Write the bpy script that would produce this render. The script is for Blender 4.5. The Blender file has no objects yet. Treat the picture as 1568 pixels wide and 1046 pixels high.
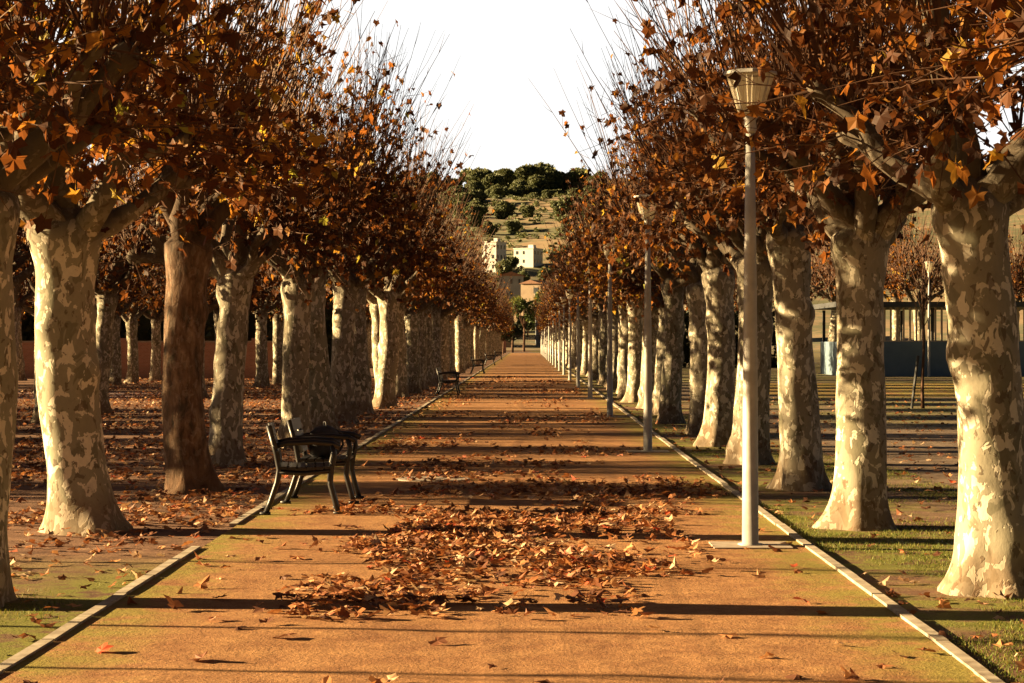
import bpy, math, random
from mathutils import Vector, Matrix, noise

random.seed(7)
scene = bpy.context.scene
COL = scene.collection
SUN_EL = math.radians(14.0)
SUN_AZ = math.radians(-84.0)   # clockwise from +Y
S_DY = 0.105                   # along-path drift of a ray per metre towards the sun

# ------------------------------------------------------------------ nodes
def new_mat(name):
    m = bpy.data.materials.new(name); m.use_nodes = True
    nt = m.node_tree
    for n in list(nt.nodes): nt.nodes.remove(n)
    out = nt.nodes.new('ShaderNodeOutputMaterial')
    return m, nt, out

def L(nt, a, b): nt.links.new(a, b)

def noise_tex(nt, vec, scale, detail=4, rough=0.55, dist=0.0):
    n = nt.nodes.new('ShaderNodeTexNoise')
    n.inputs['Scale'].default_value = scale
    n.inputs['Detail'].default_value = detail
    n.inputs['Roughness'].default_value = rough
    n.inputs['Distortion'].default_value = dist
    if vec is not None: L(nt, vec, n.inputs['Vector'])
    return n.outputs['Fac']

def ramp(nt, fac, stops, interp='LINEAR'):
    r = nt.nodes.new('ShaderNodeValToRGB')
    r.color_ramp.interpolation = interp
    el = r.color_ramp.elements
    while len(el) < len(stops): el.new(0.5)
    for e, (p, c) in zip(el, stops):
        e.position = p
        e.color = (c[0], c[1], c[2], 1) if hasattr(c, '__len__') else (c, c, c, 1)
    L(nt, fac, r.inputs['Fac'])
    return r.outputs['Color']

def mix(nt, fac, a, b, blend='MIX'):
    m = nt.nodes.new('ShaderNodeMix'); m.data_type = 'RGBA'; m.blend_type = blend
    for sock, v in ((m.inputs[0], fac), (m.inputs[6], a), (m.inputs[7], b)):
        if isinstance(v, (int, float)): sock.default_value = v
        elif isinstance(v, tuple): sock.default_value = (v[0], v[1], v[2], 1)
        else: L(nt, v, sock)
    return m.outputs[2]

def mth(nt, op, a, b=0.0, clamp=False):
    m = nt.nodes.new('ShaderNodeMath'); m.operation = op; m.use_clamp = clamp
    for i, v in ((0, a), (1, b)):
        if isinstance(v, (int, float)): m.inputs[i].default_value = v
        else: L(nt, v, m.inputs[i])
    return m.outputs[0]

def sstep(nt, v, a, b):
    m = nt.nodes.new('ShaderNodeMapRange'); m.interpolation_type = 'SMOOTHSTEP'
    L(nt, v, m.inputs['Value'])
    m.inputs['From Min'].default_value = a; m.inputs['From Max'].default_value = b
    return m.outputs['Result']

def objcoord(nt, scale=(1, 1, 1), rnd=False):
    tc = nt.nodes.new('ShaderNodeTexCoord')
    v = tc.outputs['Object']
    if rnd:
        oi = nt.nodes.new('ShaderNodeObjectInfo')
        k = mth(nt, 'MULTIPLY', oi.outputs['Random'], 37.0)
        cb = nt.nodes.new('ShaderNodeCombineXYZ')
        for i in range(3): L(nt, k, cb.inputs[i])
        ad = nt.nodes.new('ShaderNodeVectorMath'); ad.operation = 'ADD'
        L(nt, v, ad.inputs[0]); L(nt, cb.outputs[0], ad.inputs[1])
        v = ad.outputs[0]
    mp = nt.nodes.new('ShaderNodeMapping'); mp.inputs['Scale'].default_value = scale
    L(nt, v, mp.inputs['Vector'])
    return mp.outputs['Vector'], tc.outputs['Object']

def sep(nt, v):
    s = nt.nodes.new('ShaderNodeSeparateXYZ'); L(nt, v, s.inputs[0]); return s.outputs

def principled(nt, out, col, rough=0.8, metal=0.0, bump=None, bs=0.5, bd=0.02, spec=None):
    p = nt.nodes.new('ShaderNodeBsdfPrincipled')
    if isinstance(col, tuple): p.inputs['Base Color'].default_value = (*col, 1)
    else: L(nt, col, p.inputs['Base Color'])
    if isinstance(rough, (int, float)): p.inputs['Roughness'].default_value = rough
    else: L(nt, rough, p.inputs['Roughness'])
    p.inputs['Metallic'].default_value = metal
    if spec is not None: p.inputs['Specular IOR Level'].default_value = spec
    if bump is not None:
        b = nt.nodes.new('ShaderNodeBump')
        b.inputs['Strength'].default_value = bs; b.inputs['Distance'].default_value = bd
        L(nt, bump, b.inputs['Height']); L(nt, b.outputs[0], p.inputs['Normal'])
    L(nt, p.outputs[0], out.inputs[0])
    return p

def simple_mat(name, c1, c2=None, scale=8, rough=0.6, metal=0.0, bs=0.15, spec=None):
    m, nt, out = new_mat(name)
    v, _ = objcoord(nt)
    n = noise_tex(nt, v, scale, 5)
    if c2 is None: c2 = tuple(x * 0.75 for x in c1)
    col = ramp(nt, n, [(0.3, c2), (0.7, c1)])
    principled(nt, out, col, rough, metal, n if bs > 0 else None, bs, 0.01, spec)
    return m

# ------------------------------------------------------------------ materials
def bark_mat(name, brown=False):
    m, nt, out = new_mat(name)
    v, o = objcoord(nt, (1, 1, 0.62), True)
    n1 = noise_tex(nt, v, 13.5, 3.5, 0.55, 0.5)
    n2 = noise_tex(nt, v, 6.0, 3.5, 0.55, 0.7)
    n3 = noise_tex(nt, v, 40, 4, 0.6)
    n4 = noise_tex(nt, v, 2.0, 3, 0.5)
    off = nt.nodes.new('ShaderNodeVectorMath'); off.operation = 'ADD'
    L(nt, v, off.inputs[0]); off.inputs[1].default_value = (7.3, 2.1, 5.5)
    n5 = noise_tex(nt, off.outputs[0], 16, 3.5, 0.55, 0.5)
    oi = nt.nodes.new('ShaderNodeObjectInfo')
    base = mix(nt, n4, (0.21, 0.185, 0.14), (0.42, 0.375, 0.285))
    base = mix(nt, mth(nt, 'MULTIPLY', oi.outputs['Random'], 0.5), base, (0.23, 0.24, 0.165))
    cream = sstep(nt, n1, 0.54, 0.57)
    dark = sstep(nt, n5, 0.60, 0.625)
    olive = sstep(nt, n2, 0.55, 0.59)
    c = mix(nt, mth(nt, 'MULTIPLY', olive, 0.75), base, (0.16, 0.15, 0.10))
    c = mix(nt, cream, c, (0.66, 0.61, 0.49))
    c = mix(nt, mth(nt, 'MULTIPLY', dark, 0.75), c, (0.12, 0.09, 0.06))
    if brown:
        vb, _ = objcoord(nt, (1, 1, 0.3), True)
        nb = noise_tex(nt, vb, 14, 5, 0.65, 0.3)
        c = mix(nt, 0.85, c, ramp(nt, nb, [(0.35, (0.035, 0.018, 0.01)), (0.52, (0.17, 0.09, 0.055)), (0.7, (0.34, 0.23, 0.15))]))
    xyz = sep(nt, o)
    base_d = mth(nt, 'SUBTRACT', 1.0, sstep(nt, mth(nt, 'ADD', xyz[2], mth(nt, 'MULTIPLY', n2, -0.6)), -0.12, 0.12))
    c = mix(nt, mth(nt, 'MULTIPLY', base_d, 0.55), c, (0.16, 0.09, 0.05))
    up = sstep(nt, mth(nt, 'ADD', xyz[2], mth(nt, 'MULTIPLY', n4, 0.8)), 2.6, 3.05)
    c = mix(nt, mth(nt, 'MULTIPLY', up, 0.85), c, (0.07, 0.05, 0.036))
    c = mix(nt, 0.35, c, mix(nt, n3, (0.45, 0.45, 0.45), (1.5, 1.5, 1.5)), 'MULTIPLY')
    h = mth(nt, 'ADD', mth(nt, 'MULTIPLY', cream, -0.45), mth(nt, 'MULTIPLY', dark, 0.5))
    h = mth(nt, 'ADD', h, mth(nt, 'MULTIPLY', n3, 0.6 if not brown else 2.0))
    if brown: h = mth(nt, 'ADD', h, mth(nt, 'MULTIPLY', nb, 5.0))
    principled(nt, out, c, 0.9, 0, h, 0.5, 0.008, 0.2)
    return m

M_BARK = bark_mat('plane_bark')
M_BARKB = bark_mat('brown_bark', True)
M_TWIG = simple_mat('twig', (0.13, 0.065, 0.035), (0.06, 0.03, 0.018), 6, 0.75, 0, 0.0, 0.3)

def leaf_mat(name, stops, trans=0.45, tint=1.5, vary=0.0):
    m, nt, out = new_mat(name)
    a = nt.nodes.new('ShaderNodeAttribute'); a.attribute_name = 'rnd'
    f = a.outputs['Fac']
    if vary > 0:
        oi = nt.nodes.new('ShaderNodeObjectInfo')
        f = mth(nt, 'ADD', f, mth(nt, 'MULTIPLY', mth(nt, 'SUBTRACT', oi.outputs['Random'], 0.5), vary), True)
    c = ramp(nt, f, stops)
    d = nt.nodes.new('ShaderNodeBsdfPrincipled'); L(nt, c, d.inputs['Base Color'])
    d.inputs['Roughness'].default_value = 0.6; d.inputs['Specular IOR Level'].default_value = 0.25
    t = nt.nodes.new('ShaderNodeBsdfTranslucent')
    ct = mix(nt, 1.0, c, (tint, tint * 0.9, tint * 0.7), 'MULTIPLY'); L(nt, ct, t.inputs[0])
    ms = nt.nodes.new('ShaderNodeMixShader'); ms.inputs[0].default_value = trans
    L(nt, d.outputs[0], ms.inputs[1]); L(nt, t.outputs[0], ms.inputs[2]); L(nt, ms.outputs[0], out.inputs[0])
    return m

M_LEAF = leaf_mat('autumn_leaf', [(0.0, (0.045, 0.02, 0.012)), (0.35, (0.10, 0.038, 0.015)), (0.6, (0.21, 0.08, 0.02)),
                                  (0.78, (0.35, 0.17, 0.03)), (0.92, (0.45, 0.32, 0.05)), (1.0, (0.27, 0.27, 0.05))], 0.45, 1.5, 0.35)
M_FALL = leaf_mat('fallen_leaf', [(0.0, (0.09, 0.04, 0.025)), (0.3, (0.20, 0.08, 0.04)), (0.55, (0.36, 0.14, 0.055)),
                                  (0.75, (0.50, 0.25, 0.11)), (0.93, (0.55, 0.41, 0.27)), (1.0, (0.5, 0.08, 0.03))], 0.2, 1.2)
M_PINE = leaf_mat('pine_foliage', [(0.0, (0.05, 0.065, 0.03)), (0.6, (0.11, 0.13, 0.06)), (1.0, (0.17, 0.18, 0.09))], 0.2, 1.2)
M_HEDGE = leaf_mat('hedge_foliage', [(0.0, (0.02, 0.028, 0.012)), (0.6, (0.035, 0.045, 0.02)), (1.0, (0.06, 0.065, 0.028))], 0.15, 1.0)
M_GRASS = leaf_mat('grass_blade', [(0.0, (0.06, 0.09, 0.012)), (0.6, (0.13, 0.17, 0.025)), (1.0, (0.30, 0.26, 0.07))], 0.3, 1.2)

def path_mat():
    m, nt, out = new_mat('sandy_path')
    v, o = objcoord(nt)
    xyz = sep(nt, o)
    big = noise_tex(nt, v, 0.5, 4, 0.6)
    mid = noise_tex(nt, v, 4.0, 5, 0.6)
    grit = noise_tex(nt, v, 28, 3, 0.7)
    fine = noise_tex(nt, v, 75, 4, 0.75)
    c = ramp(nt, big, [(0.3, (0.25, 0.115, 0.052)), (0.7, (0.39, 0.205, 0.088))])
    c = mix(nt, 0.55, c, ramp(nt, mid, [(0.3, (0.18, 0.078, 0.037)), (0.7, (0.44, 0.245, 0.11))]))
    c = mix(nt, 0.5, c, mix(nt, grit, (0.1, 0.1, 0.1), (1.9, 1.9, 1.9)), 'MULTIPLY')
    c = mix(nt, 0.9, c, mix(nt, fine, (0.05, 0.04, 0.03), (2.0, 2.0, 2.0)), 'MULTIPLY')
    vo = nt.nodes.new('ShaderNodeTexVoronoi'); vo.inputs['Scale'].default_value = 48; L(nt, v, vo.inputs['Vector'])
    peb = mth(nt, 'SUBTRACT', 1.0, sstep(nt, vo.outputs['Distance'], 0.08, 0.24))
    vc = sep(nt, vo.outputs['Color'])
    pebm = mth(nt, 'MULTIPLY', peb, sstep(nt, vc[0], 0.55, 0.6))
    c = mix(nt, mth(nt, 'MULTIPLY', pebm, 0.65), c, (0.52, 0.37, 0.24))
    ed = mth(nt, 'ABSOLUTE', mth(nt, 'ADD', xyz[0], 0.2))
    edge = sstep(nt, mth(nt, 'ADD', ed, mth(nt, 'MULTIPLY', mid, 1.0)), 2.15, 2.9)
    mo = mth(nt, 'MULTIPLY', edge, sstep(nt, noise_tex(nt, v, 1.7, 5, 0.7), 0.38, 0.55))
    c = mix(nt, mth(nt, 'MULTIPLY', mo, 0.8), c, mix(nt, fine, (0.10, 0.10, 0.02), (0.36, 0.33, 0.07)))
    vr, _ = objcoord(nt, (9, 0.35, 1))
    rut = noise_tex(nt, vr, 1.0, 2, 0.5)
    vr2, _ = objcoord(nt, (8, 26, 1))
    tread = noise_tex(nt, vr2, 1.0, 3, 0.6)
    slow, _ = objcoord(nt, (0, 0.12, 0))
    sn = noise_tex(nt, slow, 1.0, 1, 0.4)
    xw = mth(nt, 'ADD', xyz[0], mth(nt, 'MULTIPLY', mth(nt, 'SUBTRACT', sn, 0.5), 0.7))
    def bandw(x0, w):
        return mth(nt, 'SUBTRACT', 1.0, sstep(nt, mth(nt, 'ABSOLUTE', mth(nt, 'SUBTRACT', xw, x0)), w * 0.2, w))
    b = mth(nt, 'ADD', bandw(0.95, 0.13), bandw(-0.15, 0.13))
    c = mix(nt, mth(nt, 'MULTIPLY', b, mth(nt, 'MULTIPLY', tread, 0.35)), c, (0.20, 0.10, 0.05))
    h = mth(nt, 'ADD', mth(nt, 'MULTIPLY', fine, 0.7), mth(nt, 'MULTIPLY', mid, 1.2))
    h = mth(nt, 'ADD', h, mth(nt, 'MULTIPLY', grit, 1.3))
    h = mth(nt, 'ADD', h, mth(nt, 'MULTIPLY', pebm, 0.8))
    h = mth(nt, 'ADD', h, mth(nt, 'MULTIPLY', rut, 0.35))
    h = mth(nt, 'ADD', h, mth(nt, 'MULTIPLY', mth(nt, 'MULTIPLY', b, tread), 1.2))
    principled(nt, out, c, 0.95, 0, h, 0.7, 0.010, 0.15)
    return m

def soil_mat():
    m, nt, out = new_mat('park_soil')
    v, o = objcoord(nt)
    xyz = sep(nt, o)
    big = noise_tex(nt, v, 0.35, 5, 0.65)
    mid = noise_tex(nt, v, 3.0, 5, 0.65)
    fine = noise_tex(nt, v, 50, 4, 0.7)
    c = ramp(nt, mid, [(0.3, (0.11, 0.06, 0.04)), (0.55, (0.21, 0.12, 0.08)), (0.75, (0.31, 0.20, 0.13))])
    grav = ramp(nt, mid, [(0.3, (0.12, 0.085, 0.062)), (0.7, (0.26, 0.195, 0.145))])
    c = mix(nt, sstep(nt, xyz[0], 3.0, 5.5), c, grav)
    c = mix(nt, 0.6, c, mix(nt, big, (0.45, 0.45, 0.45), (1.5, 1.5, 1.5)), 'MULTIPLY')
    g = mth(nt, 'MULTIPLY', sstep(nt, big, 0.40, 0.52), sstep(nt, mid, 0.35, 0.55))
    right = mth(nt, 'MULTIPLY', sstep(nt, xyz[0], 0.0, 1.0), mth(nt, 'SUBTRACT', 1.0, sstep(nt, mth(nt, 'ADD', xyz[0], mth(nt, 'MULTIPLY', mid, 2.0)), 4.3, 6.2)))
    farg = mth(nt, 'MULTIPLY', sstep(nt, xyz[0], 5.0, 7.0), mth(nt, 'MULTIPLY', sstep(nt, xyz[1], 36.0, 45.0), 0.75))
    nearleft = mth(nt, 'MULTIPLY', mth(nt, 'SUBTRACT', 1.0, sstep(nt, xyz[1], 13.5, 16.0)), mth(nt, 'SUBTRACT', 1.0, sstep(nt, xyz[0], -2.0, 0.0)))
    side = mth(nt, 'MAXIMUM', mth(nt, 'MAXIMUM', right, farg), nearleft)
    g = mth(nt, 'MULTIPLY', g, side)
    strip = mth(nt, 'MULTIPLY', mth(nt, 'MULTIPLY', nearleft, sstep(nt, xyz[0], -3.5, -3.0)), sstep(nt, mid, 0.35, 0.5))
    g = mth(nt, 'MAXIMUM', g, strip)
    c = mix(nt, mth(nt, 'MULTIPLY', g, 0.85), c, mix(nt, fine, (0.08, 0.10, 0.015), (0.25, 0.26, 0.05)))
    c = mix(nt, 0.85, c, mix(nt, fine, (0.12, 0.11, 0.10), (1.9, 1.9, 1.9)), 'MULTIPLY')
    h = mth(nt, 'ADD', fine, mth(nt, 'MULTIPLY', mid, 1.5))
    principled(nt, out, c, 0.95, 0, h, 0.7, 0.014, 0.15)
    return m

M_PATH = path_mat(); M_SOIL = soil_mat()
M_KERB = simple_mat('concrete_kerb', (0.50, 0.44, 0.35), (0.22, 0.17, 0.12), 7, 0.9, 0, 0.5)
M_STEEL = simple_mat('galvanised_steel', (0.50, 0.49, 0.46), (0.37, 0.36, 0.34), 9, 0.5, 0.1, 0.05)
M_BLACK = simple_mat('black_iron', (0.018, 0.018, 0.02), (0.01, 0.01, 0.012), 30, 0.38, 0.0, 0.1)
M_DARK = simple_mat('dark_metal', (0.05, 0.055, 0.06), None, 12, 0.6)
M_BAG = simple_mat('bag_fabric', (0.03, 0.035, 0.05), (0.015, 0.015, 0.02), 20, 0.6, 0, 0.6)
M_WHITE = simple_mat('white_render', (0.80, 0.79, 0.76), (0.72, 0.70, 0.67), 0.8, 0.85)
M_BEIGE = simple_mat('beige_render', (0.36, 0.28, 0.20), (0.28, 0.21, 0.15), 0.8, 0.85)
M_GREYB = simple_mat('grey_render', (0.28, 0.31, 0.34), (0.22, 0.25, 0.28), 0.8, 0.85)
M_ROOF = simple_mat('clay_roof', (0.30, 0.16, 0.10), (0.18, 0.10, 0.07), 3, 0.9)
M_WIN = simple_mat('window_glass', (0.08, 0.09, 0.10), None, 2, 0.15)
M_BLUE = simple_mat('blue_grey_panel', (0.15, 0.22, 0.29), (0.11, 0.17, 0.23), 2, 0.6)
M_BARS = simple_mat('pale_bars', (0.55, 0.46, 0.36), (0.45, 0.37, 0.28), 2, 0.6)
M_PINK = simple_mat('pink_paving', (0.42, 0.26, 0.22), (0.32, 0.19, 0.16), 2, 0.9)
M_STONE = simple_mat('stone_plate', (0.40, 0.34, 0.28), (0.28, 0.22, 0.17), 9, 0.9, 0, 0.4)

m, nt, out = new_mat('red_brick'); M_BRICK = m
v, _ = objcoord(nt)
mp = nt.nodes.new('ShaderNodeCombineXYZ'); s = sep(nt, v)
L(nt, mth(nt, 'ADD', s[0], s[1]), mp.inputs[0]); L(nt, s[2], mp.inputs[1])
bt = nt.nodes.new('ShaderNodeTexBrick'); L(nt, mp.outputs[0], bt.inputs['Vector'])
bt.inputs['Scale'].default_value = 4; bt.inputs['Color1'].default_value = (0.45, 0.22, 0.15, 1)
bt.inputs['Color2'].default_value = (0.36, 0.17, 0.11, 1); bt.inputs['Mortar'].default_value = (0.4, 0.32, 0.26, 1)
principled(nt, out, bt.outputs['Color'], 0.9)

m, nt, out = new_mat('lantern_glass'); M_GLASS = m
d = nt.nodes.new('ShaderNodeBsdfPrincipled'); d.inputs['Base Color'].default_value = (0.82, 0.78, 0.68, 1)
d.inputs['Roughness'].default_value = 0.25
t = nt.nodes.new('ShaderNodeBsdfTranslucent'); t.inputs[0].default_value = (0.9, 0.85, 0.72, 1)
ms = nt.nodes.new('ShaderNodeMixShader'); ms.inputs[0].default_value = 0.55
L(nt, d.outputs[0], ms.inputs[1]); L(nt, t.outputs[0], ms.inputs[2]); L(nt, ms.outputs[0], out.inputs[0])

m, nt, out = new_mat('dry_hillside'); M_HILL = m
v, _ = objcoord(nt)
n1 = noise_tex(nt, v, 0.03, 6, 0.65); n2 = noise_tex(nt, v, 0.25, 5, 0.7)
c = ramp(nt, n2, [(0.3, (0.22, 0.15, 0.085)), (0.7, (0.38, 0.27, 0.155))])
c = mix(nt, sstep(nt, mth(nt, 'ADD', mth(nt, 'MULTIPLY', n1, .6), mth(nt, 'MULTIPLY', n2, .5)), 0.50, 0.60), c, (0.13, 0.13, 0.065))
principled(nt, out, c, 0.95)

# ------------------------------------------------------------------ mesh builder
class MB:
    def __init__(s): s.v = []; s.f = []; s.m = []; s.r = []
    def add(s, vs, fs, mat=0, r=0.5):
        o = len(s.v); s.v.extend(vs)
        for f in fs:
            s.f.append(tuple(i + o for i in f)); s.m.append(mat); s.r.append(r)
    def mesh(s, name, mats, smooth_mats=()):
        me = bpy.data.meshes.new(name)
        me.from_pydata(s.v, [], s.f)
        for mt in mats: me.materials.append(mt)
        me.polygons.foreach_set('material_index', s.m)
        me.polygons.foreach_set('use_smooth', [mm in smooth_mats for mm in s.m])
        at = me.attributes.new('rnd', 'FLOAT', 'FACE'); at.data.foreach_set('value', s.r)
        me.update()
        return me

def obj(name, me, loc=(0, 0, 0), rz=0.0, sc=1.0, parent=None):
    o = bpy.data.objects.new(name, me); COL.objects.link(o)
    o.location = loc; o.rotation_euler = (0, 0, rz)
    o.scale = (sc, sc, sc) if isinstance(sc, (int, float)) else sc
    if parent: o.parent = parent
    return o

def empty(name, loc=(0, 0, 0), rz=0.0):
    o = bpy.data.objects.new(name, None); COL.objects.link(o); o.location = loc; o.rotation_euler = (0, 0, rz)
    o.empty_display_size = 0.3
    return o

def tube(mb, pts, rads, sides, mat=0, rfn=None, cap=True, r=0.5):
    n = len(pts)
    t = (pts[1] - pts[0]).normalized()
    a = Vector((1, 0, 0)) if abs(t.x) < 0.8 else Vector((0, 1, 0))
    u = (a - t * a.dot(t)).normalized()
    vs = []
    for i in range(n):
        if i == 0: t = pts[1] - pts[0]
        elif i == n - 1: t = pts[i] - pts[i - 1]
        else: t = pts[i + 1] - pts[i - 1]
        t = t.normalized()
        u = u - t * u.dot(t)
        if u.length < 1e-5: u = t.orthogonal()
        u.normalize(); w = t.cross(u)
        p = pts[i]; rr = rads[i]
        for k in range(sides):
            an = 2 * math.pi * k / sides
            q = rr if rfn is None else rfn(rr, an, p, i)
            c = math.cos(an) * q; d = math.sin(an) * q
            vs.append((p.x + u.x * c + w.x * d, p.y + u.y * c + w.y * d, p.z + u.z * c + w.z * d))
    fs = []
    for i in range(n - 1):
        b = i * sides
        for k in range(sides):
            k2 = (k + 1) % sides
            fs.append((b + k, b + k2, b + sides + k2, b + sides + k))
    if cap:
        fs.append(tuple(range(sides - 1, -1, -1)))
        fs.append(tuple(range((n - 1) * sides, n * sides)))
    mb.add(vs, fs, mat, r)

def box(mb, c, s, mat=0, rz=0.0, r=0.5):
    x, y, z = s[0] / 2, s[1] / 2, s[2] / 2
    cs, sn = math.cos(rz), math.sin(rz)
    vs = []
    for dz in (-z, z):
        for dx, dy in ((-x, -y), (x, -y), (x, y), (-x, y)):
            vs.append((c[0] + dx * cs - dy * sn, c[1] + dx * sn + dy * cs, c[2] + dz))
    mb.add(vs, [(3, 2, 1, 0), (4, 5, 6, 7), (0, 1, 5, 4), (1, 2, 6, 5), (2, 3, 7, 6), (3, 0, 4, 7)], mat, r)

LEAF = []
for ang, rr in ((270, 0.15), (322, 0.80), (350, 0.66), (20, 1.0), (55, 0.66), (72, .9), (92, 1.15), (112, .88), (128, 0.64), (160, 0.98), (190, 0.66), (217, 0.8)):
    a = math.radians(ang); LEAF.append((rr * math.cos(a), rr * math.sin(a) + 0.1))
LEAFS = [(0, -0.1), (0.9, 0.1), (0.55, 0.65), (0, 1.15), (-0.55, 0.65), (-0.9, 0.1)]

def leaf(mb, pos, R, size, curl, rnd, mat=0, r=0.5, simple=False, stem=False):
    pts = LEAFS if simple else LEAF
    ca = rnd.uniform(-1, 1); cb = rnd.uniform(-1, 1)
    vs = []
    if not simple:
        p = R @ (Vector((0, 0.15, 0)) * size) + pos; vs.append((p.x, p.y, p.z))
    for x, y in pts:
        j = 1 + rnd.uniform(-0.16, 0.16)
        x2, y2 = x * j, y * j
        z = curl * ((x2 * x2) * (0.6 + 0.4 * ca) + (y2 - .1) ** 2 * cb * 0.7) + rnd.uniform(-.12, .12)
        x2 *= (1 - 0.35 * abs(curl))
        p = R @ (Vector((x2, y2, z)) * size) + pos
        vs.append((p.x, p.y, p.z))
    if simple:
        fs = [(0, 1, 2), (0, 2, 3), (0, 3, 4), (0, 4, 5)]
    else:
        n = len(pts); fs = [(0, 1 + i, 1 + (i + 1) % n) for i in range(n)]
    if stem:
        o = len(vs)
        for q in ((-.03, -.0, 0), (.03, -.0, 0), (0.05, -0.8, 0.12)):
            p = R @ (Vector(q) * size) + pos; vs.append((p.x, p.y, p.z))
        fs.append((o, o + 1, o + 2))
    mb.add(vs, fs, mat, r)

def rot(rx, ry, rz):
    return (Matrix.Rotation(rz, 3, 'Z') @ Matrix.Rotation(ry, 3, 'Y') @ Matrix.Rotation(rx, 3, 'X'))

# ------------------------------------------------------------------ plane tree
def make_tree(seed, leafn=1.0, lod=0):
    rnd = random.Random(seed); mb = MB()
    H = rnd.uniform(2.3, 2.6); ph = rnd.uniform(0, 6); sd = seed * 3.7
    lx, ly = rnd.uniform(-.04, .04), rnd.uniform(-.04, .04)
    def centre(z): return Vector((lx * z + 0.04 * math.sin(z * 1.7 + ph), ly * z + 0.035 * math.sin(z * 1.3 + ph * 2), z))
    pts, rad = [], []
    z = -0.12
    r0 = rnd.uniform(0.195, 0.225)
    while z < H + 0.28:
        pts.append(centre(z))
        r = r0 - 0.012 * z + 0.08 * math.exp(-max(z, 0) / 0.17)
        r += 0.055 * math.exp(-((z - H) / 0.22) ** 2)
        if z > H + 0.05: r *= max(0.25, 1 - (z - H - 0.05) / 0.3)
        rad.append(r); z += 0.06 if lod == 0 else .14
    bumps = [(rnd.uniform(0, 6.28), rnd.uniform(.2, 2.2), rnd.uniform(.12, .3)) for _ in range(5)]
    def rf(rr, an, p, i):
        fl = math.exp(-max(p.z, 0) / 0.24)
        q = rr * (1 + 0.17 * fl * math.sin(3 * an + ph) + 0.11 * fl * math.sin(5 * an + ph * 2))
        nn = noise.noise(Vector((math.cos(an) * 1.1 + sd, math.sin(an) * 1.1, p.z * 1.3)))
        n2 = noise.noise(Vector((math.cos(an) * 2.6 + sd, math.sin(an) * 2.6, p.z * 4.0)))
        top = 1.0 if p.z > H - .4 else 0.45
        for ba, bz, bs_ in bumps:
            dd = (math.cos(an - ba) - 1) * 9 - ((p.z - bz) / .12) ** 2
            if dd > -5: q += rr * bs_ * math.exp(dd)
        return q * (1 + 0.13 * nn + 0.09 * n2 * top)
    tube(mb, pts, rad, 28 if lod == 0 else 14, 0, rf)
    knobs = []
    def lumpy(k):
        def f(rr, an, p, i):
            return rr * (1 + 0.5 * noise.noise(Vector((p.x * 6 + k, p.y * 6 + an, p.z * 6 + math.sin(an)))))
        return f
    def limb(p0, d, ln, ra, rb, segs, out):
        pts = [p0]; d = d.normalized(); step = ln / segs
        for i in range(segs):
            d = (d + Vector((rnd.uniform(-.3, .3), rnd.uniform(-.3, .3), rnd.uniform(-.12, .25)))).normalized()
            pts.append(pts[-1] + d * step)
        rads = [ra + (rb - ra) * i / segs for i in range(segs + 1)]
        kr = rb * 1.5
        e = pts[-1]
        pts += [e + d * kr * 0.8, e + d * kr * 1.7, e + d * kr * 2.1]
        rads[-1] = rb * 1.1
        rads += [kr, kr * 0.85, kr * 0.3]
        tube(mb, pts, rads, 10 if lod == 0 else 6, 0, lumpy(rnd.uniform(0, 50)))
        out.append((e + d * kr * 1.2, d.copy(), kr))
        return pts, d
    nl = rnd.choice((5, 6, 6))
    a0 = rnd.uniform(0, 6.28)
    for i in range(nl):
        a = a0 + 6.283 * i / nl + rnd.uniform(-.35, .35); el = math.radians(rnd.uniform(20, 58))
        d = Vector((math.cos(a) * math.cos(el), math.sin(a) * math.cos(el), math.sin(el)))
        p0 = centre(H + rnd.uniform(-.12, .12))
        pp, dd = limb(p0, d, rnd.uniform(0.8, 1.3), rnd.uniform(.09, .125), .06, 5, knobs)
        for k in range(rnd.choice((1, 2, 2))):
            b = a + rnd.choice((-1, 1)) * rnd.uniform(.5, 1.1); e2 = math.radians(rnd.uniform(15, 65))
            d2 = Vector((math.cos(b) * math.cos(e2), math.sin(b) * math.cos(e2), math.sin(e2)))
            limb(pp[rnd.choice((2, 3, 4))], d2, rnd.uniform(.4, .85), .068, .042, 3, knobs)
    pp, dd = limb(centre(H + .1), Vector((lx, ly, 1)), rnd.uniform(.7, 1.1), .12, .075, 4, knobs)
    cx = centre(H)
    def twig(p0, d, ln, ra, segs, up, wob, sides):
        pts = [p0]; step = ln / segs
        for i in range(segs):
            d = (d + Vector((rnd.uniform(-wob, wob), rnd.uniform(-wob, wob), rnd.uniform(-wob, wob) + up))).normalized()
            pts.append(pts[-1] + d * step)
        tube(mb, pts, [ra * (1 - 0.75 * i / segs) for i in range(segs + 1)], sides, 1, None, False)
        return pts
    def at(pts, t):
        f = t * (len(pts) - 1); i = min(int(f), len(pts) - 2); return pts[i].lerp(pts[i + 1], f - i), (pts[i + 1] - pts[i]).normalized()
    def hang(p):
        R = rot(rnd.gauss(math.radians(-95), .6), rnd.uniform(-.6, .6), rnd.uniform(0, 6.28))
        v = min(1, max(0, rnd.betavariate(1.4, 2.2)))
        s_ = rnd.uniform(.042, .088) * (1.0 if lod == 0 else 1.15)
        leaf(mb, p, R, s_, rnd.uniform(.15, .8), rnd, 2, v, stem=(lod == 0), simple=(lod > 0))
    wide = 1.0 if lod == 0 else 1.5
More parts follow.
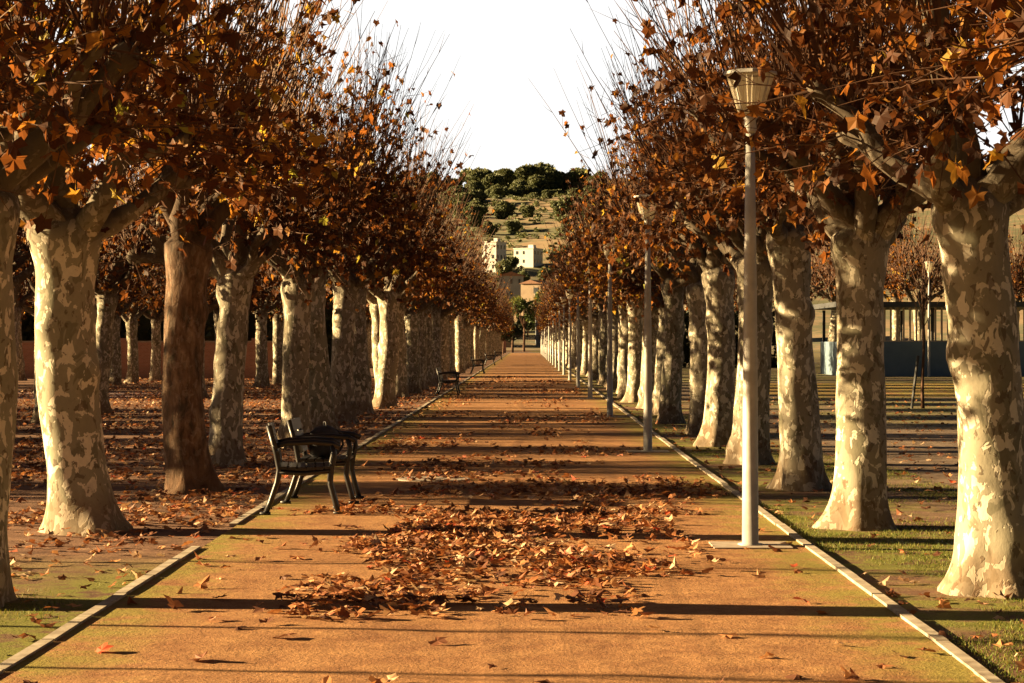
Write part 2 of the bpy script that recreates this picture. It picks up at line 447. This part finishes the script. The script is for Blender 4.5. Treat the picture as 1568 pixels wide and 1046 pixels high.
    for kp, kd, kr in knobs:
        outw = Vector((kp.x - cx.x, kp.y - cx.y, 0)); ol = outw.length
        if ol > .01: outw.normalize()
        for s in range(rnd.randint(11, 15) if lod == 0 else rnd.randint(8, 11)):
            d = (Vector((0, 0, 1.0)) + outw * rnd.uniform(0, .7) * min(1, ol) + Vector((rnd.gauss(0, .32), rnd.gauss(0, .32), rnd.gauss(0, .2)))).normalized()
            ln = rnd.uniform(1.2, 3.1)
            if d.z < .8: ln *= .6
            st = kp + Vector((rnd.uniform(-1, 1), rnd.uniform(-1, 1), rnd.uniform(-.6, 1))) * kr * .8
            pts = twig(st, d, ln, rnd.uniform(.008, .014) * wide, 5 if lod == 0 else 3, .05, .10, 3)
            for q in range(rnd.randint(2, 4) if lod == 0 else 2):
                t = rnd.uniform(.12, .9); pq, dq = at(pts, t)
                sd2 = (dq + Vector((rnd.gauss(0, .6), rnd.gauss(0, .6), rnd.gauss(0.05, .35)))).normalized()
                tp = twig(pq, sd2, rnd.uniform(.2, .75) * (1.15 - t * .6), .0055 * wide, 2, .05, .15, 3)
                if rnd.random() < leafn * (1.2 - t):
                    for _ in range(rnd.randint(1, 2)): hang(at(tp, rnd.uniform(.4, 1))[0])
            for q in range(rnd.randint(1, 3)):
                t = rnd.random() ** 1.3
                if rnd.random() < leafn: hang(at(pts, t)[0])
        for s in range(rnd.randint(9, 13) if lod == 0 else 7):
            d = (outw * rnd.uniform(.0, 1.0) + Vector((rnd.gauss(0, .7), rnd.gauss(0, .7), rnd.gauss(-0.05, .38)))).normalized()
            pts = twig(kp + d * kr * .5, d, rnd.uniform(.35, 1.2), .008 * wide, 3, .02, .22, 3)
            if lod == 0:
              for q in range(2):
                pq, dq = at(pts, rnd.uniform(.3, .9))
                tp = twig(pq, (dq + Vector((rnd.gauss(0, .6), rnd.gauss(0, .6), rnd.gauss(0, .5)))).normalized(), rnd.uniform(.15, .4), .005, 2, 0, .2, 3)
                if rnd.random() < leafn: hang(tp[-1])
            for q in range(rnd.randint(2, 6)):
                if rnd.random() < leafn + .1: hang(at(pts, rnd.uniform(.25, 1))[0])
    return mb.mesh('plane_tree_mesh', [M_BARK, M_TWIG, M_LEAF], (0,))

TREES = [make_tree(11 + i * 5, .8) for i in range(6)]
FAR = [make_tree(101 + i * 5, .95, 1) for i in range(5)]

rt = random.Random(5)
def plant(x, y, k=None, rz=None, sc=None, brown=False, far=False):
    S = FAR if far else TREES
    k = rt.randrange(len(S)) if k is None else k
    o = obj('plane_tree', S[k], (x, y, 0), rt.uniform(0, 6.28) if rz is None else rz,
            rt.uniform(.96, 1.08) if sc is None else sc)
    if brown:
        o.material_slots[0].link = 'OBJECT'; o.material_slots[0].material = M_BARKB
    return o

# right avenue row
plant(3.4, 8.7, 2, 4.0, .95); plant(3.03, 13.35, 0, 3.6, (1.12, 1.12, 1.04)); plant(2.95, 18.0, 2, 2.0, (1.15, 1.15, 1.08)); plant(3.02, 22.6, 3, .4, (1.15, 1.15, 1.1))
y = 27.2
while y < 282:
    plant(3.0 + rt.uniform(-.12, .12), y + rt.uniform(-.25, .25), sc=rt.uniform(1.0, 1.14), far=y > 62); y += 4.6
# left avenue row
plant(-3.9, 8.1, 4); plant(-3.55, 12.75, 5, .3, (1.1, 1.1, 1.04)); plant(-3.85, 17.5, 5, 2.4, (1.25, 1.25, 1.08)); plant(-3.72, 22.2, 1, .7, (1.15, 1.15, 1.1), True)
plant(-3.95, 26.9, 4, 3.0, 1.08)
y = 31.6
while y < 282:
    plant(-3.70 + rt.uniform(-.15, .15), y + rt.uniform(-.25, .25), sc=rt.uniform(1.04, 1.17), far=y > 62); y += 4.6
# the avenue goes on behind the viewpoint
y = 3.9
while y > -35:
    plant(3.3, y, sc=1.0, far=True); plant(-3.9, y - .4, sc=1.0, far=True)
    y -= 4.6
# outer rows to the left (sunward side)
def outer(x, y0, y1, step=4.6):
    y = y0
    while y < y1:
        g = y - S_DY * abs(x)
        if not (48.3 < g < 55.5): plant(x + rt.uniform(-.3, .3), y + rt.uniform(-.3, .3), far=True)
        y += step
outer(-9.8, 36.4, 88)
outer(-15.6, 24.3, 88, 4.0)
outer(-21.4, 24.0, 88, 3.6)
outer(-27.4, 24.6, 88, 3.6)
outer(-33.4, 26.5, 80, 3.6)
outer(-9.8, 104, 240, 7)
outer(-15.6, 104, 240, 7)
for i in range(13):
    plant(9 + i * 4.2 + rt.uniform(-1, 1), 112 + rt.uniform(-6, 14), sc=rt.uniform(1.2, 1.5), far=True)
for i in range(12):
    plant(12 + i * 5 + rt.uniform(-1, 1), 140 + rt.uniform(-6, 14), sc=rt.uniform(1.7, 2.1), far=True)
outer(9.0, 134, 250, 9)

def young_tree(seed):
    rnd = random.Random(seed); mb = MB()
    pts = [Vector((.02 * math.sin(i), .02 * math.cos(i * 1.3), i * .35)) for i in range(12)]
    tube(mb, pts, [.045 - .003 * i for i in range(12)], 8, 0)
    for i in range(26):
        z = rnd.uniform(1.9, 3.8); a = rnd.uniform(0, 6.28)
        d = Vector((math.cos(a) * .5, math.sin(a) * .5, 1)).normalized(); p = Vector((0, 0, z)); q = [p]
        for k in range(4):
            d = (d + Vector((rnd.uniform(-.15, .15), rnd.uniform(-.15, .15), .05))).normalized(); q.append(q[-1] + d * .3)
        tube(mb, q, [.012, .01, .008, .006, .003], 4, 0, None, False)
    tube(mb, [Vector((.28, 0, -.05)), Vector((.12, 0, 1.3))], [.035, .035], 8, 1)
    return mb.mesh('young_tree_mesh', [M_TWIG, M_DARK], (0,))
YT = [young_tree(3), young_tree(4)]
for x, y in ((-8.5, 12.3), (-9.5, 10.9), (-11, 15.9)): obj('young_tree', YT[0], (x, y, 0), rt.uniform(0, 6))
obj('young_tree', YT[1], (9.75, 50, 0), 2.9)

# ------------------------------------------------------------------ ground, path, kerbs
def sheet(name, x0, x1, y0, y1, z, mat, nx=1, ny=1, zf=None):
    mb = MB(); vs = []; fs = []
    for j in range(ny + 1):
        for i in range(nx + 1):
            x = x0 + (x1 - x0) * i / nx; yy = y0 + (y1 - y0) * j / ny
            vs.append((x, yy, z + (zf(x, yy) if zf else 0)))
    for j in range(ny):
        for i in range(nx):
            a = j * (nx + 1) + i; fs.append((a, a + 1, a + nx + 2, a + nx + 1))
    mb.add(vs, fs); return obj(name, mb.mesh(name + '_mesh', [mat], (0,)))
sheet('ground', -1500, 1500, -100, 2500, 0, M_SOIL)
def pz(x, y):
    return 0.010 * noise.noise(Vector((x * 1.3, y * 1.3, 0))) * min(1, (2.4 - abs(x + .2)) / .5) - 0
sheet('sandy_path', -2.585, 2.205, -20, 60, 0.016, M_PATH, 40, 500, pz)
sheet('sandy_path', -2.585, 2.205, 60, 288, 0.016, M_PATH)
def kerb(name, x, gap=None):
    mb = MB(); y = -20; r = random.Random(3)
    while y < 285:
        ln = 1.0
        if not (gap and gap[0] < y < gap[1]):
            box(mb, (x + r.uniform(-.008, .008), y + ln / 2, 0.0 + r.uniform(-.006, .006)), (0.07, ln - 0.012, 0.068), 0, r.uniform(-.008, .008))
        y += ln
    return obj(name, mb.mesh(name + '_m', [M_KERB]))
kerb('kerb', 2.24); kerb('kerb', -2.62, (15, 17.5))
sheet('pink_walkway', -60, -11.5, 58, 66, 0.006, M_PINK)
sheet('sandy_walkway', 7.5, 60, 60, 80, 0.006, M_PATH)

# ------------------------------------------------------------------ fallen leaves
rl = random.Random(21)
def fallen(mb, x, y, z=0.0, big=1.0):
    z0 = 0.010 if abs(x) > 2.2 else 0.022
    size = rl.uniform(.035, .075) * big
    R = rot(rl.gauss(0, .26), rl.gauss(0, .26), rl.uniform(0, 6.28))
    if rl.random() < .5: R = R @ Matrix.Rotation(math.pi, 3, 'Y')
    c = rl.uniform(.1, .8)
    leaf(mb, Vector((x, y, z0 + z + size * .2)), R, size, c, rl, 0, rl.random(), simple=(y > 34), stem=(y < 22))
mb = MB()
cnt = 0
while cnt < 2900:
    y = rl.uniform(11.8, 19.4); x = rl.gauss(-.25, 1.0)
    if not -1.7 < x < 1.35: continue
    nn = noise.noise(Vector((x * 1.1, y * .55, 3.3))) + .5 * noise.noise(Vector((x * 4, y * 3, 1)))
    w = 0.40 + nn * 1.2
    if y < 14: w -= (14 - y) * .25 + max(0, x + .3) * .5
    if y > 18: w -= (y - 18) * .3
    w -= max(0, abs(x + .15) - 1.1) * .8
    if rl.random() > w: continue
    fallen(mb, x, y, rl.random() ** 2 * .035); cnt += 1
cnt = 0
while cnt < 4400:
    y = 19 + 75 * rl.random() ** 1.4; x = rl.uniform(-2.5, 2.1)
    nn = noise.noise(Vector((x * .5, y * .2, 9.1))) + .5 * noise.noise(Vector((x * 1.6, y * .8, 1)))
    if rl.random() > .12 + nn * 1.4 - max(0, x - .6) * .25: continue
    fallen(mb, x, y, rl.random() ** 3 * .03); cnt += 1
for i in range(110): fallen(mb, rl.uniform(-2.5, 2.1), rl.uniform(9.3, 18), 0, 1.15)
obj('fallen_leaves', mb.mesh('fl1', [M_FALL]))
mb = MB(); cnt = 0
while cnt < 20000:
    y = 14 + 75 * rl.random() ** 1.7; x = rl.uniform(-17, -2.7)
    if x < -y * .27 - 1: continue
    nn = noise.noise(Vector((x * .5, y * .3, 19.1)))
    w = .7 + nn
    if y < 18: w *= .35
    if x > -3.2: w *= .6
    if rl.random() > w: continue
    fallen(mb, x, y, rl.random() ** 3 * .05); cnt += 1
for i in range(110): fallen(mb, rl.uniform(-4.4, -2.7), rl.uniform(10, 17))
for i in range(2600):
    y = 9.5 + 50 * rl.random() ** 1.4; x = rl.uniform(2.3, 11)
    if x < y * .27 + 1: fallen(mb, x, y)
obj('fallen_leaves', mb.mesh('fl2', [M_FALL]))

mb = MB(); cnt = 0; tries = 0
while cnt < 36000 and tries < 400000:
    tries += 1
    y = 9 + 22 * rl.random() ** 1.3
    x = rl.uniform(2.3, 4.8) if rl.random() < .8 else rl.uniform(-4, -2.7)
    if x < 0 and y > 14.5: continue
    if abs(x) > y * .27 + .8: continue
    nn = noise.noise(Vector((x * .8, y * .5, 4.4))) + .5 * noise.noise(Vector((x * 3.1, y * 3.1, 7)))
    if rl.random() > .25 + nn * 2.0: continue
    a = rl.uniform(0, 6.28); h = rl.uniform(.01, .03); w = .003
    dx, dy = rl.gauss(0, .012), rl.gauss(0, .012)
    mb.add([(x - w * math.cos(a), y - w * math.sin(a), 0), (x + w * math.cos(a), y + w * math.sin(a), 0), (x + dx, y + dy, h)], [(0, 1, 2)], 0, rl.random())
    cnt += 1
obj('grass', mb.mesh('grass_m', [M_GRASS]))

# ------------------------------------------------------------------ street lamps
mb = MB()
tube(mb, [Vector((0, 0, z)) for z in (0, .02, .021, 1.2, 2.4, 3.30)], [.10, .10, .066, .060, .048, .036], 24, 0)
tube(mb, [Vector((0, 0, z)) for z in (3.30, 3.32, 3.40, 3.44)], [.05, .052, .045, .07], 20, 0)
pole = mb.mesh('pole', [M_STEEL], (0,))
mb = MB()
tube(mb, [Vector((0, 0, z)) for z in (3.43, 3.47, 3.76)], [.065, .095, .185], 8, 0, None, True)
for k in range(24):
    a = 6.283 * k / 24
    q = 1 if k % 3 == 0 else .955
    tube(mb, [Vector((math.cos(a) * r_ * q, math.sin(a) * r_ * q, z)) for r_, z in ((.097, 3.47), (.188, 3.76))], [.004, .004], 5, 0)
glass = mb.mesh('lantern_glass', [M_GLASS])
mb = MB()
tube(mb, [Vector((0, 0, z)) for z in (3.76, 3.765, 3.79, 3.80)], [.20, .215, .21, .16], 8, 0)
for k in range(4):
    a = 6.283 * k / 4 + .0
    tube(mb, [Vector((math.cos(a) * r_, math.sin(a) * r_, z)) for r_, z in ((.072, 3.42), (.11, 3.48), (.205, 3.765))], [.008, .008, .008], 6, 0)
cap = mb.mesh('lantern_lid', [M_STEEL], ())
mb = MB(); box(mb, (0, 0, .002), (.62, .5, .02)); pad = mb.mesh('pad', [M_STONE])
for i in range(19):
    e = empty('street_lamp', (1.78, 16.2 + 13.8 * i, .016), rt.uniform(0, 6))
    obj('pole', pole, parent=e); obj('lantern_glass', glass, parent=e); obj('lantern_lid', cap, parent=e)
    obj('base_slab', pad, parent=e, rz=-e.rotation_euler[2])
e = empty('street_lamp', (18.8, 95, 0)); 
for nme, me in (('pole', pole), ('lantern_glass', glass), ('lantern_lid', cap)): obj(nme, me, parent=e, sc=(1, 1, 1.42))

# ------------------------------------------------------------------ benches
def bench(x, y, Lh=.84, rz=0.0):
    e = empty('park_bench', (x, y, .018), rz)
    mb = MB()
    for s in (-1, 1):
        yy = s * (Lh - .05)
        V = lambda u, z: Vector((u, yy, z))
        def bar(pl, r_): tube(mb, [V(*p) for p in pl], [r_] * len(pl), 8, 0)
        bar([(-.36, 0), (-.31, .12), (-.25, .30), (-.23, .42), (-.26, .58), (-.33, .84)], .026)
        bar([(.33, 0), (.30, .10), (.25, .28), (.26, .42), (.29, .55), (.27, .65)], .026)
        bar([(-.29, .64), (-.15, .67), (.10, .68), (.27, .665), (.34, .63)], .026)
        bar([(-.24, .40), (0, .385), (.26, .41)], .024)
        for u in (-.36, .33): box(mb, (u, yy, .012), (.10, .06, .024))
    fr = mb.mesh('bench_frame', [M_BLACK], (0,)); obj('frame', fr, parent=e)
    mb = MB()
    for k in range(6): box(mb, (-.19 + k * .085, 0, .43 + .004 * abs(k - 2.5)), (.07, 2 * Lh, .028))
    obj('seat', mb.mesh('seat', [M_BLACK]), parent=e)
    mb = MB()
    for u, z, hh in ((-.235, .55, .10), (-.265, .665, .10), (-.298, .785, .115)):
        a = math.radians(14)
        vs = []
        for dy in (-Lh, Lh):
            for du, dz in ((-.013, -hh / 2), (.013, -hh / 2), (.013, hh / 2), (-.013, hh / 2)):
                vs.append((u + du * math.cos(a) - dz * math.sin(a), dy, z + du * math.sin(a) + dz * math.cos(a)))
        mb.add(vs, [(3, 2, 1, 0), (4, 5, 6, 7), (0, 1, 5, 4), (1, 2, 6, 5), (2, 3, 7, 6), (3, 0, 4, 7)])
    obj('backrest', mb.mesh('backrest', [M_BLACK]), parent=e)
    return e
bench(-2.15, 19.45, .38, math.radians(6)); bench(-2.08, 20.75, .38, math.radians(0))
bench(-2.42, 62); bench(-2.55, 104); bench(-2.6, 140); bench(-2.6, 180)
mb = MB()
def bagr(rr, an, p, i): return rr * (1 + .22 * math.cos(2 * an)) * (1 + .15 * noise.noise(p * 9 + Vector((math.cos(an), 0, 0))))
tube(mb, [Vector((0, .02 * math.sin(z * 9), z)) for z in (0, .03, .1, .18, .25, .30, .325)], [.10, .13, .14, .135, .12, .08, .03], 20, 0, bagr)
tube(mb, [Vector((.14, 0, .04)), Vector((.2, 0, .12)), Vector((.18, 0, .24)), Vector((.1, 0, .28))], [.014] * 4, 6, 0)
tube(mb, [Vector((0, -.04, .30)), Vector((0, -.02, .36)), Vector((0, .03, .36)), Vector((0, .05, .30))], [.008] * 4, 6, 0)
obj('backpack', mb.mesh('bp', [M_BAG], (0,)), (-2.08, 20.8, .464), .5)

mb = MB(); tube(mb, [Vector((0, 0, z)) for z in (0, .016, .020)], [.44, .44, .42], 40, 0)
obj('manhole_cover', mb.mesh('mh', [M_STONE]), (-1.12, 24.0, .008))

# ------------------------------------------------------------------ right: court pavilion with low wall
e = empty('court_pavilion', (0, 96, 0))
mb = MB(); box(mb, (21.5, 0, .82), (13, .18, 1.64)); box(mb, (27.9, 4, .82), (.18, 7.8, 1.64)); box(mb, (15.1, 4, .82), (.18, 7.8, 1.64))
obj('panel_wall', mb.mesh('pw', [M_BLUE]), parent=e)
mb = MB()
x = 15.1
while x < 28: box(mb, (x, 0, 2.45), (.09, .06, 1.62)); x += .3
box(mb, (21.5, 0, 1.67), (13, .12, .06))
obj('bars', mb.mesh('bars', [M_BARS]), parent=e)
mb = MB(); box(mb, (21.5, 4, 3.40), (14, 9.4, .24))
for x in range(15, 29, 4):
    box(mb, (x + .2, .2, 1.62), (.14, .14, 3.25)); box(mb, (x + .2, 8, 1.62), (.14, .14, 3.25))
obj('roof', mb.mesh('re', [M_DARK]), parent=e)

e = empty('brick_wall', (0, 90, 0))
mb = MB(); box(mb, (-36, 0, .8), (50, .3, 1.6))
for x in range(-60, -11, 6): box(mb, (x, 0, .9), (.5, .42, 1.8))
obj('wall', mb.mesh('bw', [M_BRICK]), parent=e)
mb = MB(); box(mb, (-36, 0, 1.64), (50, .38, .08)); obj('coping', mb.mesh('cp', [M_STONE]), parent=e)

def foliage(mb, c, rad, n, size, rnd, mat=0, shell=.55):
    for i in range(n):
        d = Vector((rnd.gauss(0, 1), rnd.gauss(0, 1), rnd.gauss(0, 1))).normalized()
        k = shell + (1 - shell) * rnd.random()
        bump = 1 + .3 * noise.noise(d * 2.2 + Vector(c) * .31)
        p = Vector(c) + Vector((d.x * rad[0], d.y * rad[1], d.z * rad[2])) * k * bump
        R = rot(rnd.uniform(0, 6.28), rnd.uniform(0, 6.28), rnd.uniform(0, 6.28)); s = size * rnd.uniform(.6, 1.4)
        q = [R @ Vector(a) * s + p for a in ((-.5, -.4, 0), (.6, -.3, .1), (.1, .7, 0))]
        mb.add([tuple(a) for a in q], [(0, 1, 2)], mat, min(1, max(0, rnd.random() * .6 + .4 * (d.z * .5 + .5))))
rh = random.Random(77)
mb = MB()
for i in range(30): foliage(mb, (-60 + i * 1.75, 94.5 + rh.uniform(-.5, .5), rh.uniform(1.8, 2.6)), (1.7, 1.5, rh.uniform(2.2, 3.6)), 700, .3, rh, 0, .6)
box(mb, (-34.5, 94.8, 1.9), (51, 1.2, 3.8))
obj('hedge', mb.mesh('hedge', [M_HEDGE]))
mb = MB()
for i in range(7): foliage(mb, (5.8 + i * 1.6, 128 + rh.uniform(-.5, .5), rh.uniform(1.6, 2.2)), (1.6, 1.4, rh.uniform(2.0, 3)), 600, .3, rh, 0, .6)
obj('hedge', mb.mesh('hedge2', [M_HEDGE]))

# ------------------------------------------------------------------ far end
e = empty('park_gate', (0, 292, 0))
mb = MB()
for s in (-1, 1):
    box(mb, (s * 3.4, 0, 1.5), (.6, .6, 3.0)); box(mb, (s * 3.4, 0, 3.06), (.8, .8, .12))
obj('pillars', mb.mesh('pl', [M_BRICK]), parent=e)
mb = MB()
x = -3.05
while x < 3.06: box(mb, (x, 0, 1.35), (.04, .04, 2.5)); x += .16
for z in (.3, 1.3, 2.5): box(mb, (0, .03, z), (6.2, .06, .07))
x = -30
while x < 30:
    if abs(x) > 3.7: box(mb, (x, 0, 1.2), (.04, .04, 2.2))
    x += .2
for s in (-1, 1): box(mb, (s * 17, .03, 2.2), (26.4, .06, .07)); box(mb, (s * 17, .03, .3), (26.4, .06, .07))
obj('railings', mb.mesh('rl', [M_DARK]), parent=e)
sheet('road', -200, 200, 296, 306, 0.006, simple_mat('asphalt', (.06, .06, .06), (.04, .04, .04), 3, .9))

def broadleaf(name, x, y, z, h, r_, mat, n=1500, size=.35, trunk=.25):
    rr_ = random.Random(int(x * 13 + y)); mb = MB()
    tube(mb, [Vector((0, 0, -.5)), Vector((.1, 0, h * .35)), Vector((0, .1, h * .7))], [trunk, trunk * .7, trunk * .3], 8, 1)
    for k in range(7):
        a = rr_.uniform(0, 6.28); q = r_ * .5
        foliage(mb, (math.cos(a) * q, math.sin(a) * q, h - r_ * .9 + rr_.uniform(-.5, .5) * r_), (r_ * .55, r_ * .55, r_ * .5), n // 7, size, rr_, 0)
        tube(mb, [Vector((0, 0, h * .4)), Vector((math.cos(a) * q, math.sin(a) * q, h - r_))], [trunk * .4, trunk * .15], 5, 1)
    return obj(name, mb.mesh(name + '_m', [mat, M_TWIG]), (x, y, z))
M_GRN = leaf_mat('green_leaf', [(0, (.05, .08, .03)), (.6, (.09, .13, .04)), (1, (.25, .22, .05))], .3, 1.2)
broadleaf('street_tree', -0.6, 325, 0, 9.5, 2.6, M_GRN); broadleaf('street_tree', -6, 330, 0, 9, 3.2, M_GRN)
broadleaf('street_tree', 7, 328, 0, 9, 3.0, M_GRN); broadleaf('street_tree', -2.3, 300, 0, 4.6, 1.6, M_HEDGE)
broadleaf('street_tree', 3.4, 345, 0, 11, 2.6, M_GRN)
broadleaf('dark_shrub', -3.3, 270, 0, 4.2, 1.4, M_HEDGE, 900, .25, .12)

def ss(t): t = min(1, max(0, t)); return t * t * (3 - 2 * t)
def hillz(x, y):
    b = 64 * ss((y - 350) / 550) - 40 * ss((y - 980) / 500)
    return b * (1 - .25 * ss((abs(x) - 120) / 400)) + 3.0 * noise.noise(Vector((x * .02, y * .02, 0))) * ss((y - 360) / 100) + 1.2 * noise.noise(Vector((x * .09, y * .07, 4))) * ss((y - 380) / 100) - .3
sheet('hill', -700, 700, 345, 1500, 0, M_HILL, 200, 170, hillz)

def house(name, x, y, w, d, h, mat, storeys, cols, gable=False):
    z = hillz(x, y) if y > 350 else 0
    e = empty(name, (x, y, z))
    mb = MB(); box(mb, (0, 0, h / 2 - 2), (w, d, h + 4)); obj('walls', mb.mesh('w', [mat]), parent=e)
    mb = MB(); sh = h / storeys; cw = w / cols
    hr = random.Random(int(x * 7 + y))
    for s in range(storeys):
        for c in range(cols):
            if hr.random() < .2: continue
            ww = hr.choice((.22, .3, .45))
            box(mb, (-w / 2 + cw * (c + .5), -d / 2 - .02, sh * (s + .55)), (cw * ww, .1, sh * .38))
        for c in range(3):
            for sx in (-1, 1): box(mb, (sx * (w / 2 + .02), -d / 2 + d / 3 * (c + .5), sh * (s + .55)), (.1, d * .1, sh * .38))
    obj('windows', mb.mesh('wi', [M_WIN]), parent=e)
    mb = MB()
    if gable:
        hw, hd, rh_ = w / 2 + .4, d / 2 + .4, w * .18
        mb.add([(-hw, -hd, h), (hw, -hd, h), (hw, hd, h), (-hw, hd, h), (0, -hd, h + rh_), (0, hd, h + rh_)],
               [(0, 1, 4), (3, 5, 2), (0, 4, 5, 3), (1, 2, 5, 4), (3, 2, 1, 0)])
    else:
        box(mb, (0, 0, h + .12), (w + .3, d + .3, .24)); box(mb, (w * .2, 0, h + .7), (w * .25, d * .3, 1.0))
    obj('roof', mb.mesh('ro', [M_ROOF if gable else mat]), parent=e)
    return e
house('white_house', -9.2, 560, 4.2, 7, 8.2, M_WHITE, 3, 2).rotation_euler[2] = -.4
house('white_house', 0.2, 575, 6.0, 7, 4.8, M_WHITE, 2, 3).rotation_euler[2] = -.4
house('beige_house', -4.0, 500, 6, 9, 6.0, M_GREYB, 2, 3, True)
house('beige_house', 2.5, 470, 5, 9, 7.0, M_BEIGE, 2, 2, True).rotation_euler[2] = -.4
house('apartment_building', 4.6, 400, 6, 12, 10.0, M_GREYB, 4, 3)
house('apartment_building', -5.2, 390, 5, 12, 8.5, M_BEIGE, 3, 2)
house('apartment_building', 22, 420, 16, 12, 12, M_WHITE, 4, 6)
house('apartment_building', -32, 430, 18, 12, 12, M_BEIGE, 4, 6)
house('beige_house', -22, 520, 9, 9, 6, M_BEIGE, 2, 3, True)
for i, (x, y) in enumerate(((-8, 440), (0, 430), (7, 445), (-1.5, 520), (5, 530), (-6, 535), (9, 500), (-13, 500), (7, 560), (-4.6, 566), (11, 575))):
    broadleaf('hill_tree', x, y, hillz(x, y), 4.5 + (i % 3) * 1.2, 2.4, M_PINE, 900, .6, .2)

def pine(seed):
    rr_ = random.Random(seed); mb = MB()
    tube(mb, [Vector((0, 0, -1)), Vector((.3, 0, 4)), Vector((0, 0, 8))], [.4, .3, .2], 8, 1)
    for k in range(9):
        a = rr_.uniform(0, 6.28); q = rr_.uniform(1, 4.2)
        c = (math.cos(a) * q, math.sin(a) * q, 8.5 + rr_.uniform(-1.6, 1.4) - q * .25)
        foliage(mb, c, (2.8, 2.8, 1.9), 420, .8, rr_, 0, .6)
        foliage(mb, (c[0] * .7, c[1] * .7, 4.5), (2.2, 2.2, 2.6), 160, .8, rr_, 0, .5)
        tube(mb, [Vector((0, 0, 5)), Vector(c)], [.18, .07], 5, 1)
    return mb.mesh('pine_mesh', [M_PINE, M_TWIG])
PN = [pine(i) for i in range(4)]
rp = random.Random(9)
for x, y, s in ((-24, 905, 1.5), (-14, 915, 1.2), (-5, 900, 1.25), (5, 905, 1.6), (13, 915, 1.3), (-34, 912, 1.2), (22, 905, 1.3), (-44, 905, 1.3),
                (-20, 880, 1.2), (-9, 875, 1.1), (1, 870, 1.2), (9, 880, 1.2), (-15, 850, .9), (4, 845, .9), (-4, 835, .8)):
    obj('pine_tree', PN[rp.randrange(4)], (x, y, hillz(x, y) - .5), rp.uniform(0, 6), s)
for i in range(230):
    x = rp.uniform(-260, 260); y = rp.uniform(880, 960)
    if i > 90: y = rp.uniform(640, 880); x = rp.uniform(-90, 90)
    obj('pine_tree', PN[rp.randrange(4)], (x, y, hillz(x, y) - 1.5), rp.uniform(0, 6), rp.uniform(.7, 1.2) if y > 880 else rp.uniform(.35, .8))
mb = MB()
for i in range(900):
    y = rp.uniform(520, 900); x = rp.uniform(-50, 40)
    s = rp.uniform(.5, 1.8)
    foliage(mb, (x, y, hillz(x, y) + s * .3), (s, s, s * .7), 35, .6, rp, 0, .6)
obj('hillside_shrubs', mb.mesh('shr', [M_PINE]))

# ------------------------------------------------------------------ world, sun, camera
w = bpy.data.worlds.new('World'); scene.world = w; w.use_nodes = True
nt = w.node_tree
for n in list(nt.nodes): nt.nodes.remove(n)
sky = nt.nodes.new('ShaderNodeTexSky'); sky.sky_type = 'NISHITA'; sky.sun_disc = False
sky.sun_elevation = SUN_EL; sky.sun_rotation = SUN_AZ % (2 * math.pi)
sky.dust_density = 3.0; sky.air_density = 1.0; sky.ozone_density = 1.0
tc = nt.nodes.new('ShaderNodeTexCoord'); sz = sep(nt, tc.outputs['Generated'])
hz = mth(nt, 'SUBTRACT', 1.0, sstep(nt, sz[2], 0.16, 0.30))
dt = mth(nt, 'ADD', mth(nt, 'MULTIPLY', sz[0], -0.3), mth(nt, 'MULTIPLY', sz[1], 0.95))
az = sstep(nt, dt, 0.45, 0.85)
hz = mth(nt, 'MULTIPLY', hz, mth(nt, 'ADD', 0.02, mth(nt, 'MULTIPLY', az, 0.98)))  # added haze glow: bright ahead of the camera, dimmed behind it to cut fill
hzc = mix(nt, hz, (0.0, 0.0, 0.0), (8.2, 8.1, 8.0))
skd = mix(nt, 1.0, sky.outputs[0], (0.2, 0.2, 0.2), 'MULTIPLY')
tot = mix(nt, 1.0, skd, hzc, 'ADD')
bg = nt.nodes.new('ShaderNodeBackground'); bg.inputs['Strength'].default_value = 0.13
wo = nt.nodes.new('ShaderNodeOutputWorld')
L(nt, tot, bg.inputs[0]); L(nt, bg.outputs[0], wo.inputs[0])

sd = bpy.data.lights.new('sun', 'SUN'); sd.energy = 26.0; sd.angle = math.radians(0.5); sd.color = (1.0, 0.70, 0.34)
so = bpy.data.objects.new('sun', sd); COL.objects.link(so)
vec = Vector((math.sin(SUN_AZ) * math.cos(SUN_EL), math.cos(SUN_AZ) * math.cos(SUN_EL), math.sin(SUN_EL)))
so.rotation_euler = vec.to_track_quat('Z', 'Y').to_euler(); so.location = (-20, 20, 20)

cd = bpy.data.cameras.new('camera'); cd.lens = 71.2; cd.sensor_width = 36; cd.clip_end = 4000; cd.clip_start = .1
co = bpy.data.objects.new('camera', cd); COL.objects.link(co)
co.location = (0, 0, 1.65); co.rotation_euler = (math.radians(90), 0, math.radians(.44))
scene.camera = co
scene.view_settings.view_transform = 'Standard'; scene.view_settings.look = 'None'; scene.view_settings.exposure = 0
